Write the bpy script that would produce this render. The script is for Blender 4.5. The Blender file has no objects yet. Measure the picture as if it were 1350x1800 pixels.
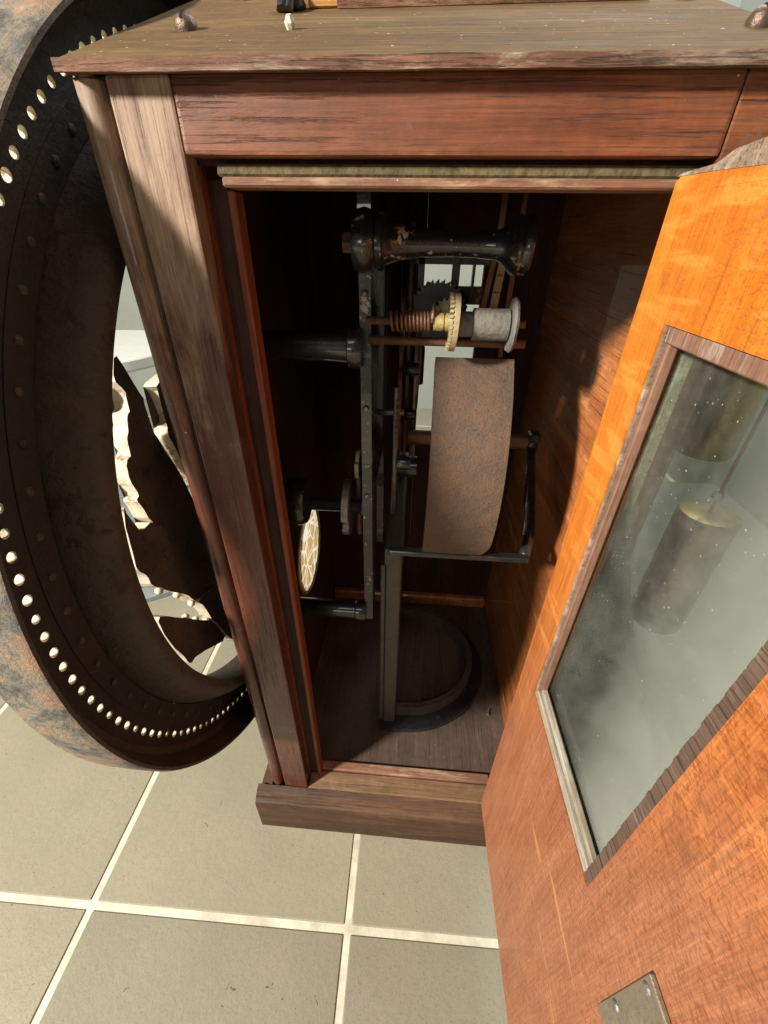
import bpy, bmesh, math, random
from mathutils import Vector, Matrix
random.seed(4)
C = bpy.context.scene.collection
SC = bpy.context.scene
S = 0.34                      # one drawing unit (width of the cabinet opening) in metres

# ---------------------------------------------------------------- camera, world, lamps, exposure
cd = bpy.data.cameras.new('camera')
cam = bpy.data.objects.new('camera', cd); C.objects.link(cam)
cd.sensor_fit = 'VERTICAL'; cd.sensor_height = 36; cd.sensor_width = 27
cd.lens = 733.64 / 1800 * 36
cd.clip_start = 0.01; cd.clip_end = 60
cam.location = Vector((0.47446, -1.03224, 2.85846)) * S
cam.rotation_euler = (math.radians(56.3123), math.radians(-0.6473), math.radians(4.5232))
SC.camera = cam

w = bpy.data.worlds.new('World'); SC.world = w; w.use_nodes = True
w.node_tree.nodes['Background'].inputs[0].default_value = (1.0, 0.985, 0.95, 1)
w.node_tree.nodes['Background'].inputs[1].default_value = 0.03

def area(name, loc, aim, power, size, col, size_y=None):
    l = bpy.data.lights.new(name, 'AREA'); l.energy = power; l.size = size * S; l.color = col
    if size_y: l.shape = 'RECTANGLE'; l.size_y = size_y * S
    o = bpy.data.objects.new(name, l); C.objects.link(o)
    o.location = Vector(loc) * S
    o.rotation_euler = (Vector(aim) - Vector(loc)).to_track_quat('-Z', 'Y').to_euler()
    return o
KD = Vector((1.0, 0.75, -0.66)).normalized()
KP = Vector((0.3, 0.2, 2.0)) - KD * 10
area('window_light', KP, (0.3, 0.2, 2.0), 300, 0.8, (1.0, 0.93, 0.82), 1.1)
area('low_fill_light', (-1.2, -7.5, 3.0), (.4, .4, 2.4), 5, 1.6, (1.0, .97, .93), 1.2)  # added soft fill behind the camera, puts highlights on the pillars
area('high_fill_light', (-.4, -5.0, 7.2), (.5, .6, .8), 5, 2.0, (1.0, .97, .93), 1.6)  # added high fill, brightens the stand and the cabinet bottom
area('rear_fill_light', (3.2, 3.6, 8.5), (2.6, 3.0, 0), 55, 4.0, (1.0, 0.98, 0.94))  # added overhead fill for the dark area behind the door glass

SC.view_settings.view_transform = 'Standard'; SC.view_settings.look = 'None'
SC.view_settings.exposure = 0.0; SC.view_settings.gamma = 1.0
SC.cycles.max_bounces = 7; SC.cycles.transparent_max_bounces = 8

# ---------------------------------------------------------------- materials
class NT:
    def __init__(s, name):
        s.m = bpy.data.materials.new(name); s.m.use_nodes = True
        s.t = s.m.node_tree; s.n = s.t.nodes
        s.b = s.n['Principled BSDF']; s.out = s.n['Material Output']
        s.tc = s.n.new('ShaderNodeTexCoord'); s._o = None
    def link(s, a, b): s.t.links.new(a, b)
    def co(s, scale=(1, 1, 1), rnd=False, rot=(0, 0, 0)):
        mp = s.n.new('ShaderNodeMapping'); k = 1 / S
        mp.inputs['Scale'].default_value = tuple(k * x for x in scale)
        mp.inputs['Rotation'].default_value = rot
        s.link(s.tc.outputs['Object'], mp.inputs[0])
        if s.tc.object: return mp.outputs[0]
        oi = s.n.new('ShaderNodeObjectInfo'); ml = s.n.new('ShaderNodeMath'); ml.operation = 'MULTIPLY'
        ml.inputs[1].default_value = 37.0; s.link(oi.outputs['Random'], ml.inputs[0])
        s.link(ml.outputs[0], mp.inputs['Location'])
        return mp.outputs[0]
    def noise(s, co, scale, detail=5, rough=.6, dist=0):
        x = s.n.new('ShaderNodeTexNoise'); x.inputs['Scale'].default_value = scale
        x.inputs['Detail'].default_value = detail; x.inputs['Roughness'].default_value = rough
        x.inputs['Distortion'].default_value = dist; s.link(co, x.inputs['Vector'])
        return x.outputs['Fac']
    def voro(s, co, scale, feat='F1'):
        x = s.n.new('ShaderNodeTexVoronoi'); x.inputs['Scale'].default_value = scale; x.feature = feat
        s.link(co, x.inputs['Vector']); return x.outputs['Distance']
    def ramp(s, f, stops):
        r = s.n.new('ShaderNodeValToRGB'); e = r.color_ramp.elements
        while len(e) < len(stops): e.new(.5)
        for i, (p, c) in enumerate(stops):
            e[i].position = p; e[i].color = (*c, 1) if isinstance(c, tuple) else (c, c, c, 1)
        s.link(f, r.inputs[0]); return r.outputs[0]
    def mix(s, f, a, b, mode='MIX'):
        x = s.n.new('ShaderNodeMix'); x.data_type = 'RGBA'; x.blend_type = mode
        for v, i in ((f, 0), (a, 6), (b, 7)):
            if isinstance(v, (int, float)): x.inputs[i].default_value = v
            elif isinstance(v, tuple): x.inputs[i].default_value = (*v, 1)
            else: s.link(v, x.inputs[i])
        return x.outputs[2]
    def math(s, op, a, b):
        x = s.n.new('ShaderNodeMath'); x.operation = op
        for v, i in ((a, 0), (b, 1)):
            if isinstance(v, (int, float)): x.inputs[i].default_value = v
            else: s.link(v, x.inputs[i])
        return x.outputs[0]
    def bump(s, h, dist, strength=1.0):
        x = s.n.new('ShaderNodeBump'); x.inputs['Distance'].default_value = dist
        x.inputs['Strength'].default_value = strength; s.link(h, x.inputs['Height'])
        s.link(x.outputs[0], s.b.inputs['Normal'])
    def set(s, col=None, rough=None, metal=None, spec=None, coat=None):
        for v, k in ((col, 'Base Color'), (rough, 'Roughness'), (metal, 'Metallic'), (spec, 'Specular IOR Level'), (coat, 'Coat Weight')):
            if v is None: continue
            if isinstance(v, (int, float)): s.b.inputs[k].default_value = v
            elif isinstance(v, tuple): s.b.inputs[k].default_value = (*v, 1)
            else: s.link(v, s.b.inputs[k])
        return s.m

def wood(name, dark, mid, light, axis='z', wear=(.5, .42, .33), wear_at=.62, wear_w=.1, rough=.42, scale=1.0,
         pore=.55, bump=.0006, speck=.80, grad=None, figure=None, scuff=None, coat=0.0):
    n = NT(name)
    ax = 'xyz'.index(axis)
    def st(along, across): return tuple(along if i == ax else across for i in range(3))
    g = n.noise(n.co(st(.55 * scale, 7 * scale)), 1.6, 8, .6, .35)
    col = n.ramp(g, [(.2, dark), (.5, mid), (.8, light)])
    fine = n.noise(n.co(st(2.2 * scale, 95 * scale)), 1.15, 5, .68, .25)
    pr = n.ramp(fine, [(.34, .0), (.43, 1.0)])
    fib = n.noise(n.co(st(5 * scale, 190 * scale)), 1.3, 3, .7)
    col = n.mix(1.0, col, n.ramp(fib, [(.3, .66), (.7, 1.26)]), 'MULTIPLY')
    blot = n.noise(n.co((1, 1, 1)), 26, 5, .7)
    col = n.mix(1.0, col, n.ramp(blot, [(.3, .78), (.7, 1.15)]), 'MULTIPLY')
    col = n.mix(n.math('MULTIPLY', n.math('SUBTRACT', 1.0, pr), pore), col, tuple(x * .28 for x in dark))
    if figure:                                   # ray flecks across the grain
        fg = n.noise(n.co(st(16, 3.2)), 1.5, 3, .5, .6)
        col = n.mix(n.ramp(fg, [(.52, 0.0), (.66, .5)]), col, figure)
    big = n.noise(n.co((1, 1, 1)), 1.7, 4, .55)
    col = n.mix(n.ramp(big, [(.35, .42), (.65, 0.0)]), col, tuple(x * .45 for x in dark), 'MIX')
    wn = n.noise(n.co(st(1.3, 6.5)), 2.2, 10, .76, .3)
    if grad:                                     # wear, and on the stile painted light too, gathering towards one end (object z, drawing units)
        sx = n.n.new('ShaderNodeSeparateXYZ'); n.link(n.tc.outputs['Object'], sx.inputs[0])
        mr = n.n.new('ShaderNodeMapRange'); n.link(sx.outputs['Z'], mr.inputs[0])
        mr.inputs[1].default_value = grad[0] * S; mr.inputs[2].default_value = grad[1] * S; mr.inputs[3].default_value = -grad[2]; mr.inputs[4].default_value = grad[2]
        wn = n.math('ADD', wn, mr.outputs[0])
    col = n.mix(n.ramp(wn, [(wear_at, 0.0), (wear_at + wear_w, .8)]), col, n.mix(1.0, wear, n.ramp(fib, [(.3, .7), (.7, 1.2)]), 'MULTIPLY'))
    if scuff:
        sn = n.noise(n.co((1.0, 1.0, 1.0)), 9, 8, .75)
        col = n.mix(n.ramp(sn, [(.62, 0.0), (.68, .75)]), col, scuff)
    sp = n.noise(n.co((1, 1, 1)), 105, 1, .5)
    col = n.mix(n.ramp(sp, [(speck, 0.0), (speck + .03, .9)]), col, (.62, .55, .45))
    ro = n.ramp(wn, [(.3, rough), (.7, min(1, rough + .3))])
    n.bump(n.math('ADD', n.math('MULTIPLY', pr, .6), n.math('MULTIPLY', wn, 1.5)), bump, .9)
    return n.set(col, ro, 0.0, .45, coat)

MAHOG = ((.075, .02, .012), (.20, .055, .03), (.33, .105, .052))
M = {}
M['mahogany_x'] = wood('mahogany_rail', (.10, .027, .012), (.215, .066, .026), (.33, .12, .048), 'x', wear=(.46, .23, .10), wear_at=.56, wear_w=.2, scuff=(.12, .085, .065), pore=.8, grad=(-.03, -.056, .10), speck=.79)
M['mahogany_z'] = wood('mahogany_stile', (.06, .017, .010), (.12, .038, .023), (.20, .078, .048), 'z', wear=(.36, .255, .165), wear_at=.51, wear_w=.22, scuff=(.19, .10, .07), pore=.7, rough=.26, coat=.15, speck=.8, grad=(.25, 1.2, .17))  # worn paler at the top; the gradient also paints in its lit upper part
M['mahogany_y'] = wood('mahogany_side', *MAHOG, 'y', wear_at=.7)
M['inner_wood'] = wood('inner_panel_wood', (.20, .058, .017), (.46, .15, .043), (.70, .27, .085), 'y', wear=(.62, .33, .14), wear_at=.56, wear_w=.12, scuff=(.12, .045, .02), speck=.79, scale=.8, rough=.36, coat=.2)
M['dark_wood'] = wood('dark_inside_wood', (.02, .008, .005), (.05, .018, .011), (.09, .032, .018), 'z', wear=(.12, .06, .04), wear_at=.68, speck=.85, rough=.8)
M['floor_wood'] = wood('bottom_board_wood', (.07, .046, .034), (.10, .066, .05), (.135, .092, .07), 'y', wear=(.15, .115, .09), wear_at=.6, rough=.6, speck=.79)
M['jamb_wood'] = wood('red_jamb_wood', (.12, .024, .009), (.26, .056, .018), (.40, .11, .038), 'z', wear=(.2, .08, .04), wear_at=.64, speck=.85)
M['lid_wood'] = wood('lid_wood', (.085, .042, .013), (.15, .082, .024), (.22, .13, .043), 'x', wear=(.29, .195, .08), wear_at=.52, wear_w=.3, rough=.68, speck=.755, scuff=(.19, .125, .07), pore=.3)
M['edge_wood'] = wood('chipped_edge_wood', (.08, .035, .02), (.24, .105, .06), (.46, .22, .12), 'x', wear=(.38, .30, .22), wear_at=.5, wear_w=.1, rough=.6, scale=2.4, scuff=(.06, .05, .04), bump=.0022, speck=.78)
M['plinth_wood'] = wood('plinth_wood', (.042, .017, .008), (.085, .038, .017), (.14, .072, .033), 'x', wear=(.20, .14, .08), wear_at=.57, wear_w=.25, rough=.5, scuff=(.08, .06, .048), speck=.8)
M['sill_wood'] = wood('sill_wood', (.12, .06, .03), (.22, .125, .065), (.34, .21, .115), 'x', wear=(.36, .25, .15), wear_at=.54, wear_w=.18, rough=.5, scuff=(.1, .08, .065), speck=.8)
M['grey_wood'] = wood('bare_worn_wood', (.14, .09, .06), (.25, .175, .12), (.35, .27, .19), 'x', wear=(.42, .34, .25), wear_at=.5, rough=.75, speck=.8)
M['mould_red'] = wood('red_window_moulding', (.15, .07, .043), (.23, .115, .073), (.31, .17, .115), 'z', wear=(.33, .27, .23), wear_at=.55, rough=.65, speck=.8)
M['mould_dark'] = wood('purple_brown_moulding', (.085, .05, .034), (.13, .078, .054), (.18, .115, .083), 'y', wear=(.2, .15, .115), wear_at=.56, rough=.7, speck=.8)
M['mould_beige'] = wood('beige_window_moulding', (.20, .16, .115), (.31, .26, .19), (.42, .37, .29), 'y', wear=(.40, .38, .34), wear_at=.5, rough=.7, speck=.8)

DOOR_ANCHOR = bpy.data.objects.new('door', None); C.objects.link(DOOR_ANCHOR)
def door_veneer(name):                          # one sheet of veneer: straight grain above, snake-skin figure below
    n = NT(name); n.tc.object = DOOR_ANCHOR
    g = n.noise(n.co((8, 8, .6)), 1.5, 8, .6, .5)
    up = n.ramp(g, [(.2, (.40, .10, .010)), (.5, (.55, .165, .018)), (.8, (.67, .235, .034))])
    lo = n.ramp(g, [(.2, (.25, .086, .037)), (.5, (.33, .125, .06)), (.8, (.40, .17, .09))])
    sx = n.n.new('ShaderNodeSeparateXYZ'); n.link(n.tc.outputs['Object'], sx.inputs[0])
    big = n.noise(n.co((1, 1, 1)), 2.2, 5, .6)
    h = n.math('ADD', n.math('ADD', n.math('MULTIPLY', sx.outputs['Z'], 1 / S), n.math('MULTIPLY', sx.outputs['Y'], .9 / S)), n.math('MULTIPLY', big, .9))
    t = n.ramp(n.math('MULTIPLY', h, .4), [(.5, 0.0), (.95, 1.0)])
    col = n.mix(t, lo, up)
    fine = n.noise(n.co((95, 95, 2.4)), 1.15, 5, .68, .25)
    col = n.mix(n.ramp(fine, [(.33, .45), (.44, 0.0)]), col, (.22, .055, .008))
    fib = n.noise(n.co((190, 190, 5)), 1.3, 3, .7)
    col = n.mix(1.0, col, n.ramp(fib, [(.3, .74), (.7, 1.2)]), 'MULTIPLY')
    fg = n.noise(n.co((3.2, 3.2, 17)), 1.5, 3, .5, .6)
    col = n.mix(n.math('MULTIPLY', n.ramp(fg, [(.54, 0.0), (.66, .5)]), t), col, (.74, .29, .055))
    v = n.noise(n.co((1, 20, 46)), 1.5, 4, .62, 2.4)
    near = n.ramp(n.math('MULTIPLY', sx.outputs['Y'], -1 / S), [(.12, .15), (.6, .85)])
    col = n.mix(n.math('MULTIPLY', n.ramp(v, [(.46, 0.0), (.64, .85)]), near), col, (.17, .042, .011))
    st = n.noise(n.co((1, 1.2, 14), rot=(math.radians(-24), 0, 0)), 1.2, 4, .5, .5)
    col = n.mix(n.ramp(st, [(.64, 0.0), (.70, .45)]), col, (.60, .29, .12))
    dirt = n.noise(n.co((1, 1, 1)), 5, 9, .75)
    col = n.mix(n.ramp(dirt, [(.60, 0.0), (.72, .65)]), col, (.14, .05, .02))
    n.bump(n.math('ADD', v, n.math('MULTIPLY', dirt, 1.5)), .0006, .8)
    return n.set(col, n.ramp(dirt, [(.35, .3), (.7, .62)]), 0.0, .45, .12)
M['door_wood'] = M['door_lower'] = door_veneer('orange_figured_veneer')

def iron(name, base, rust, rust_at=.55, chip=None, chip_at=.66, rough=.45, bump=.0015, scale=1.0, metal=.35, coat=0.0):
    n = NT(name)
    r = n.noise(n.co(), 4.5 * scale, 9, .7, .4)
    f = n.noise(n.co(), 38 * scale, 6, .65)
    col = n.mix(n.ramp(r, [(rust_at, 0.0), (rust_at + .12, .85)]), base, rust)
    col = n.mix(n.ramp(f, [(.5, 0.0), (.72, .5)]), col, tuple(x * .35 for x in base))
    if chip:
        c = n.noise(n.co(), 10 * scale, 7, .7, .2)
        col = n.mix(n.ramp(c, [(chip_at, 0.0), (chip_at + .02, .95)]), col, chip)
        sp = n.noise(n.co(), 55 * scale, 2, .5)
        col = n.mix(n.ramp(sp, [(.68, 0.0), (.71, .9)]), col, chip)
    n.bump(n.math('ADD', f, n.math('MULTIPLY', r, 2.0)), bump, .9)
    return n.set(col, n.ramp(r, [(.35, rough), (.7, min(1., rough + .3))]), metal, .5, coat)
M['black_iron'] = iron('black_cast_iron', (.018, .018, .019), (.05, .03, .02), .58, rough=.2, metal=0.0, bump=.0006, coat=.6)
M['chipped_iron'] = iron('chipped_black_enamel', (.014, .014, .015), (.10, .05, .028), .6, chip=(.42, .33, .25), chip_at=.625, rough=.2, metal=.0, bump=.0007, coat=.6)
M['stand_iron'] = iron('grey_black_stand_iron', (.085, .078, .068), (.125, .105, .08), .5, rough=.4)
M['ring_iron'] = iron('rusty_brown_cast_iron', (.06, .043, .033), (.105, .065, .043), .5, chip=(.03, .02, .015), chip_at=.6, rough=.55, bump=.003, scale=.8, metal=.15)
M['ring_dark'] = iron('dark_ring_face_iron', (.02, .014, .011), (.055, .026, .015), .57, rough=.6, bump=.002, metal=.1)
M['rust'] = iron('rust_brown_sheet', (.105, .068, .047), (.145, .085, .05), .46, chip=(.035, .026, .02), chip_at=.645, rough=.55, bump=.0012, scale=3.0, metal=.15)
M['rust_rod'] = iron('brown_rod', (.15, .075, .04), (.22, .11, .06), .5, rough=.45, metal=.4)
M['zinc'] = iron('grey_zinc_pulley', (.15, .15, .138), (.22, .21, .17), .5, chip=(.10, .10, .09), chip_at=.68, rough=.7, bump=.002, scale=1.6, metal=.2)
M['copper'] = iron('copper_spring', (.19, .10, .06), (.13, .07, .045), .55, rough=.4, metal=.6)
M['brass'] = iron('dull_brass', (.50, .39, .17), (.36, .28, .15), .55, rough=.42, metal=.5)
M['pale_brass'] = iron('pale_tarnished_brass', (.40, .325, .19), (.29, .225, .13), .55, chip=(.2, .16, .1), chip_at=.7, rough=.6, metal=.2)
M['weight_brass'] = iron('tarnished_brass_weight', (.22, .16, .06), (.08, .065, .038), .48, rough=.3, metal=.95, bump=.0004)
M['steel'] = iron('dull_steel', (.30, .28, .26), (.2, .14, .1), .58, rough=.35, metal=.8)
M['old_screw'] = iron('brown_old_screw', (.16, .11, .08), (.11, .065, .04), .5, rough=.32, metal=.7)
M['lock_plate'] = iron('brown_steel_plate', (.22, .18, .13), (.29, .235, .17), .5, rough=.45, metal=.5)

def ring_outer():
    n = NT('flaking_grey_orange_paint')
    a = n.noise(n.co(), 8, 9, .75, .4); b = n.noise(n.co(), 24, 7, .7)
    col = n.ramp(a, [(.36, (.045, .044, .04)), (.45, (.13, .12, .10)), (.53, (.25, .21, .16)), (.60, (.34, .19, .11)), (.68, (.36, .31, .24))])
    col = n.mix(n.ramp(b, [(.55, 0.0), (.63, .8)]), col, (.13, .14, .14))
    n.bump(n.math('ADD', a, b), .004, .9)
    return n.set(col, .75, 0.0, .3)
M['ring_outer'] = ring_outer()
def cream_edge():
    n = NT('cream_flaked_casting_edge')
    b = n.noise(n.co(), 22, 6, .7)
    col = n.ramp(b, [(.34, (.18, .12, .07)), (.45, (.62, .55, .42)), (.7, (.78, .72, .6))])
    n.bump(b, .002, .8)
    return n.set(col, .7, 0.0, .3)
M['cream_edge'] = cream_edge()
def tile_mat():
    n = NT('beige_stoneware_tile')
    a = n.noise(n.co(), 1.6, 4, .55); b = n.noise(n.co((1, 1, 1)), 34, 6, .7); c = n.noise(n.co(), 120, 2, .6)
    col = n.ramp(a, [(.3, (.262, .240, .172)), (.7, (.318, .293, .212))])
    col = n.mix(n.ramp(b, [(.38, .35), (.56, 0.0)]), col, (.25, .228, .178))
    col = n.mix(n.ramp(c, [(.33, .55), (.43, 0.0)]), col, (.19, .168, .13))
    fl = n.noise(n.co(), 30, 2, .5, 1.5); col = n.mix(n.ramp(fl, [(.735, 0.0), (.75, .8)]), col, (.07, .055, .04))
    sm = n.noise(n.co(), 3.2, 8, .75); col = n.mix(n.ramp(sm, [(.55, 0.0), (.75, .35)]), col, (.27, .235, .17))
    oi = n.n.new('ShaderNodeObjectInfo'); rr = n.ramp(oi.outputs['Random'], [(0, .86), (1, 1.07)])
    col = n.mix(1.0, col, rr, 'MULTIPLY')
    n.bump(b, .0012, .7)
    return n.set(col, .5, 0.0, .4)
M['tile'] = tile_mat()
def plain(name, col, rough=.6, nz=.06, metal=0.0, scale=8, bump=.0006, spec=.4):
    n = NT(name); a = n.noise(n.co(), scale, 6, .65)
    c = n.ramp(a, [(.3, tuple(x * (1 - nz) for x in col)), (.7, tuple(min(1, x * (1 + nz)) for x in col))])
    n.bump(a, bump, .6)
    return n.set(c, rough, metal, spec)
M['grout'] = plain('cream_grout', (.62, .59, .47), .9, .28, scale=9)
M['wall'] = plain('white_painted_wall', (.60, .63, .585), .85, .03, scale=3)
M['wall_grey'] = plain('grey_green_wall', (.29, .318, .285), .85, .05, scale=3)
M['white_paint'] = plain('white_table_paint', (.62, .635, .60), .5, .05)
M['grey_paint'] = plain('grey_base_paint', (.22, .235, .25), .5, .08)
M['black_rubber'] = plain('black_rubber', (.012, .012, .013), .5, .1)
M['plinth_grey'] = plain('dark_grey_plinth_paint', (.14, .15, .14), .7, .1, scale=4)
M['cord'] = plain('red_brown_cord', (.16, .06, .045), .8, .3, scale=90)
M['dust'] = plain('dusty_wood_ledge', (.105, .083, .042), .95, .6, scale=45, bump=.003)
M['pink_wood'] = wood('worn_pink_wood', (.13, .055, .03), (.27, .13, .075), (.40, .22, .135), 'x', wear=(.44, .31, .2), wear_at=.55, rough=.5)
M['orange_box'] = wood('orange_box_wood', (.5, .22, .06), (.66, .33, .1), (.8, .5, .22), 'x', wear=(.16, .09, .06), wear_at=.55, rough=.5)
def glass():
    n = NT('dusty_window_glass')
    tr = n.n.new('ShaderNodeBsdfTransparent'); tr.inputs[0].default_value = (.86, .90, .84, 1)
    gl = n.n.new('ShaderNodeBsdfGlossy'); gl.inputs['Roughness'].default_value = .05
    df = n.n.new('ShaderNodeBsdfDiffuse')
    fr = n.n.new('ShaderNodeLayerWeight'); fr.inputs[0].default_value = .12
    m1 = n.n.new('ShaderNodeMixShader'); n.link(fr.outputs[0], m1.inputs[0]); n.link(tr.outputs[0], m1.inputs[1]); n.link(gl.outputs[0], m1.inputs[2])
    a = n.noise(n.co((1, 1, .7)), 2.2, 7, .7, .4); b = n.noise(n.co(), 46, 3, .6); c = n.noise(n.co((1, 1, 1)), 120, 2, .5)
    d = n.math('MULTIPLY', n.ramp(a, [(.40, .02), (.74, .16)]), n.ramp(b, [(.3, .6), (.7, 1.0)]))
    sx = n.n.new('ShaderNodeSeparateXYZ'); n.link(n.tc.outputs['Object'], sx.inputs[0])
    ed = n.ramp(n.math('ADD', n.math('MULTIPLY', sx.outputs['Y'], -1 / S), n.math('MULTIPLY', a, .16)), [(.42, 0.0), (.78, .34)])   # bright reflection painted as a milky film, stronger towards the free edge
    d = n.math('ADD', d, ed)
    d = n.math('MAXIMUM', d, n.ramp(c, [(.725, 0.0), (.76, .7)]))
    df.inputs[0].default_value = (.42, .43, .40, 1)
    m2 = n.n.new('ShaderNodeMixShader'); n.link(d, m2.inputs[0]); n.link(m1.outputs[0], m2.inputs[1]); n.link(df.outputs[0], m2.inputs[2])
    n.link(m2.outputs[0], n.out.inputs[0]); return n.m
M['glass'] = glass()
def cloth():
    n = NT('striped_tan_grille_cloth')
    a = n.noise(n.co((1, 26, 1)), 1.6, 3, .5)
    col = n.ramp(a, [(.42, (.45, .29, .10)), (.52, (.80, .66, .40)), (.6, (.55, .38, .16))])
    for sc, w, ran in ((5.5, .055, .9), (9.0, .06, .7)):          # printed cream scroll lines
        vx = n.n.new('ShaderNodeTexVoronoi'); vx.feature = 'DISTANCE_TO_EDGE'; vx.inputs['Scale'].default_value = sc; vx.inputs['Randomness'].default_value = ran
        n.link(n.co((1, 1, 1)), vx.inputs['Vector']); col = n.mix(n.ramp(vx.outputs['Distance'], [(w * .6, 1.0), (w, 0.0)]), col, (.97, .94, .84))
    tr = n.n.new('ShaderNodeBsdfTranslucent'); n.link(col, tr.inputs[0])
    df = n.n.new('ShaderNodeBsdfDiffuse'); n.link(col, df.inputs[0])
    mx = n.n.new('ShaderNodeMixShader'); mx.inputs[0].default_value = .5
    n.link(df.outputs[0], mx.inputs[1]); n.link(tr.outputs[0], mx.inputs[2]); n.link(mx.outputs[0], n.out.inputs[0]); return n.m
M['cloth'] = cloth()
def cream_wire():
    n = NT('cream_grille_wire')
    tr = n.n.new('ShaderNodeBsdfTranslucent'); tr.inputs[0].default_value = (.9, .86, .74, 1)
    df = n.n.new('ShaderNodeBsdfDiffuse'); df.inputs[0].default_value = (.85, .8, .68, 1)
    mx = n.n.new('ShaderNodeMixShader'); mx.inputs[0].default_value = .6
    n.link(df.outputs[0], mx.inputs[1]); n.link(tr.outputs[0], mx.inputs[2]); n.link(mx.outputs[0], n.out.inputs[0]); return n.m
M['wire'] = cream_wire()

# ---------------------------------------------------------------- mesh helpers (drawing units in, metres out)
def thing(name, loc, label, cat, group=None):
    o = bpy.data.objects.new(name, None); C.objects.link(o); o.location = Vector(loc) * S
    o.empty_display_size = .05; o['label'] = label; o['category'] = cat
    if group: o['group'] = group
    return o
def world_loc(o):
    p = Vector(o.location)
    while o.parent: o = o.parent; p += o.location
    return p
def obj(name, bm, mat, parent=None, smooth=False, kind=None, label=None, loc=None, autosmooth=None):
    """link a bmesh as one mesh object; its origin goes to loc (default: centre of its box)"""
    bmesh.ops.recalc_face_normals(bm, faces=bm.faces[:])
    if loc is None:
        lo = Vector([min(v.co[i] for v in bm.verts) for i in range(3)]); hi = Vector([max(v.co[i] for v in bm.verts) for i in range(3)])
        loc = (lo + hi) / 2
    loc = Vector(loc)
    for v in bm.verts: v.co = (v.co - loc) * S
    me = bpy.data.meshes.new(name); bm.to_mesh(me); bm.free()
    mats = mat if isinstance(mat, (list, tuple)) else [mat]
    for x in mats: me.materials.append(M[x])
    if smooth:
        me.shade_smooth()
        if autosmooth is not None: me.set_sharp_from_angle(angle=math.radians(autosmooth))
    o = bpy.data.objects.new(name, me); C.objects.link(o)
    o.location = loc * S
    if parent: o.parent = parent; o.location = loc * S - world_loc(parent)
    if kind: o['kind'] = kind
    if label: o['label'] = label
    return o
def box(bm, x0, x1, y0, y1, z0, z1, bev=0.0, seg=1):
    vs = [bm.verts.new((x, y, z)) for x in (x0, x1) for y in (y0, y1) for z in (z0, z1)]
    fs = [bm.faces.new([vs[i] for i in q]) for q in ((0, 1, 3, 2), (4, 6, 7, 5), (0, 4, 5, 1), (2, 3, 7, 6), (0, 2, 6, 4), (1, 5, 7, 3))]
    if bev:
        es = list({e for f in fs for e in f.edges})
        bmesh.ops.bevel(bm, geom=es, offset=bev, segments=seg, affect='EDGES', profile=.6)
    return vs
def B(*a, **k):
    bm = bmesh.new(); box(bm, *a, **k); return bm
def frame_of(d):
    d = d.normalized(); a = Vector((0, 0, 1)) if abs(d.z) < .9 else Vector((1, 0, 0))
    u = d.cross(a).normalized(); return u, d.cross(u)
def tube(bm, pts, r, n=10, cap=True):
    pts = [Vector(p) for p in pts]; rings = []
    rs = r if isinstance(r, (list, tuple)) else [r] * len(pts)
    u = None
    for i, p in enumerate(pts):
        d = (pts[min(i + 1, len(pts) - 1)] - pts[max(i - 1, 0)]).normalized()
        if u is None: u, _ = frame_of(d)
        u = (u - d * u.dot(d)).normalized(); v = d.cross(u)
        rings.append([bm.verts.new(p + (u * math.cos(t) + v * math.sin(t)) * rs[i]) for t in [2 * math.pi * k / n for k in range(n)]])
    for a, b in zip(rings, rings[1:]):
        for k in range(n): bm.faces.new((a[k], a[(k + 1) % n], b[(k + 1) % n], b[k]))
    if cap: bm.faces.new(rings[0][::-1]); bm.faces.new(rings[-1])
    return bm
def lathe(bm, o, axis, prof, n=48, closed=False, a0=0.0, a1=2 * math.pi, mi=None):
    """prof: (distance along axis, radius); revolve about axis through o"""
    o = Vector(o); d = Vector(axis).normalized(); u, v = frame_of(d); full = abs(a1 - a0 - 2 * math.pi) < 1e-6
    m = n if full else n + 1; rings = []
    for h, r in prof:
        if r < 1e-6: rings.append([bm.verts.new(o + d * h)]); continue
        rings.append([bm.verts.new(o + d * h + (u * math.cos(t) + v * math.sin(t)) * r) for t in [a0 + (a1 - a0) * k / n for k in range(m)]])
    pairs = list(zip(rings, rings[1:])) + ([(rings[-1], rings[0])] if closed else [])
    for pi, (a, b) in enumerate(pairs):
        for k in range(n):
            k2 = (k + 1) % m
            if len(a) == 1 and len(b) == 1: continue
            if len(a) == 1: f = bm.faces.new((a[0], b[k2], b[k]))
            elif len(b) == 1: f = bm.faces.new((a[k], a[k2], b[0]))
            else: f = bm.faces.new((a[k], a[k2], b[k2], b[k]))
            if mi: f.material_index = mi[pi]
    return bm
def prism(bm, poly, fn, t0, t1, side=0):
    """extrude a 2-d polygon between fn(p, t0) and fn(p, t1)"""
    a = [bm.verts.new(fn(p, t0)) for p in poly]; b = [bm.verts.new(fn(p, t1)) for p in poly]
    n = len(poly)
    fa = bm.faces.new(a); fb = bm.faces.new(b[::-1])
    for k in range(n):
        f = bm.faces.new((a[k], a[(k + 1) % n], b[(k + 1) % n], b[k])); f.material_index = side
    bmesh.ops.triangulate(bm, faces=[fa, fb])
    return bm
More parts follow.
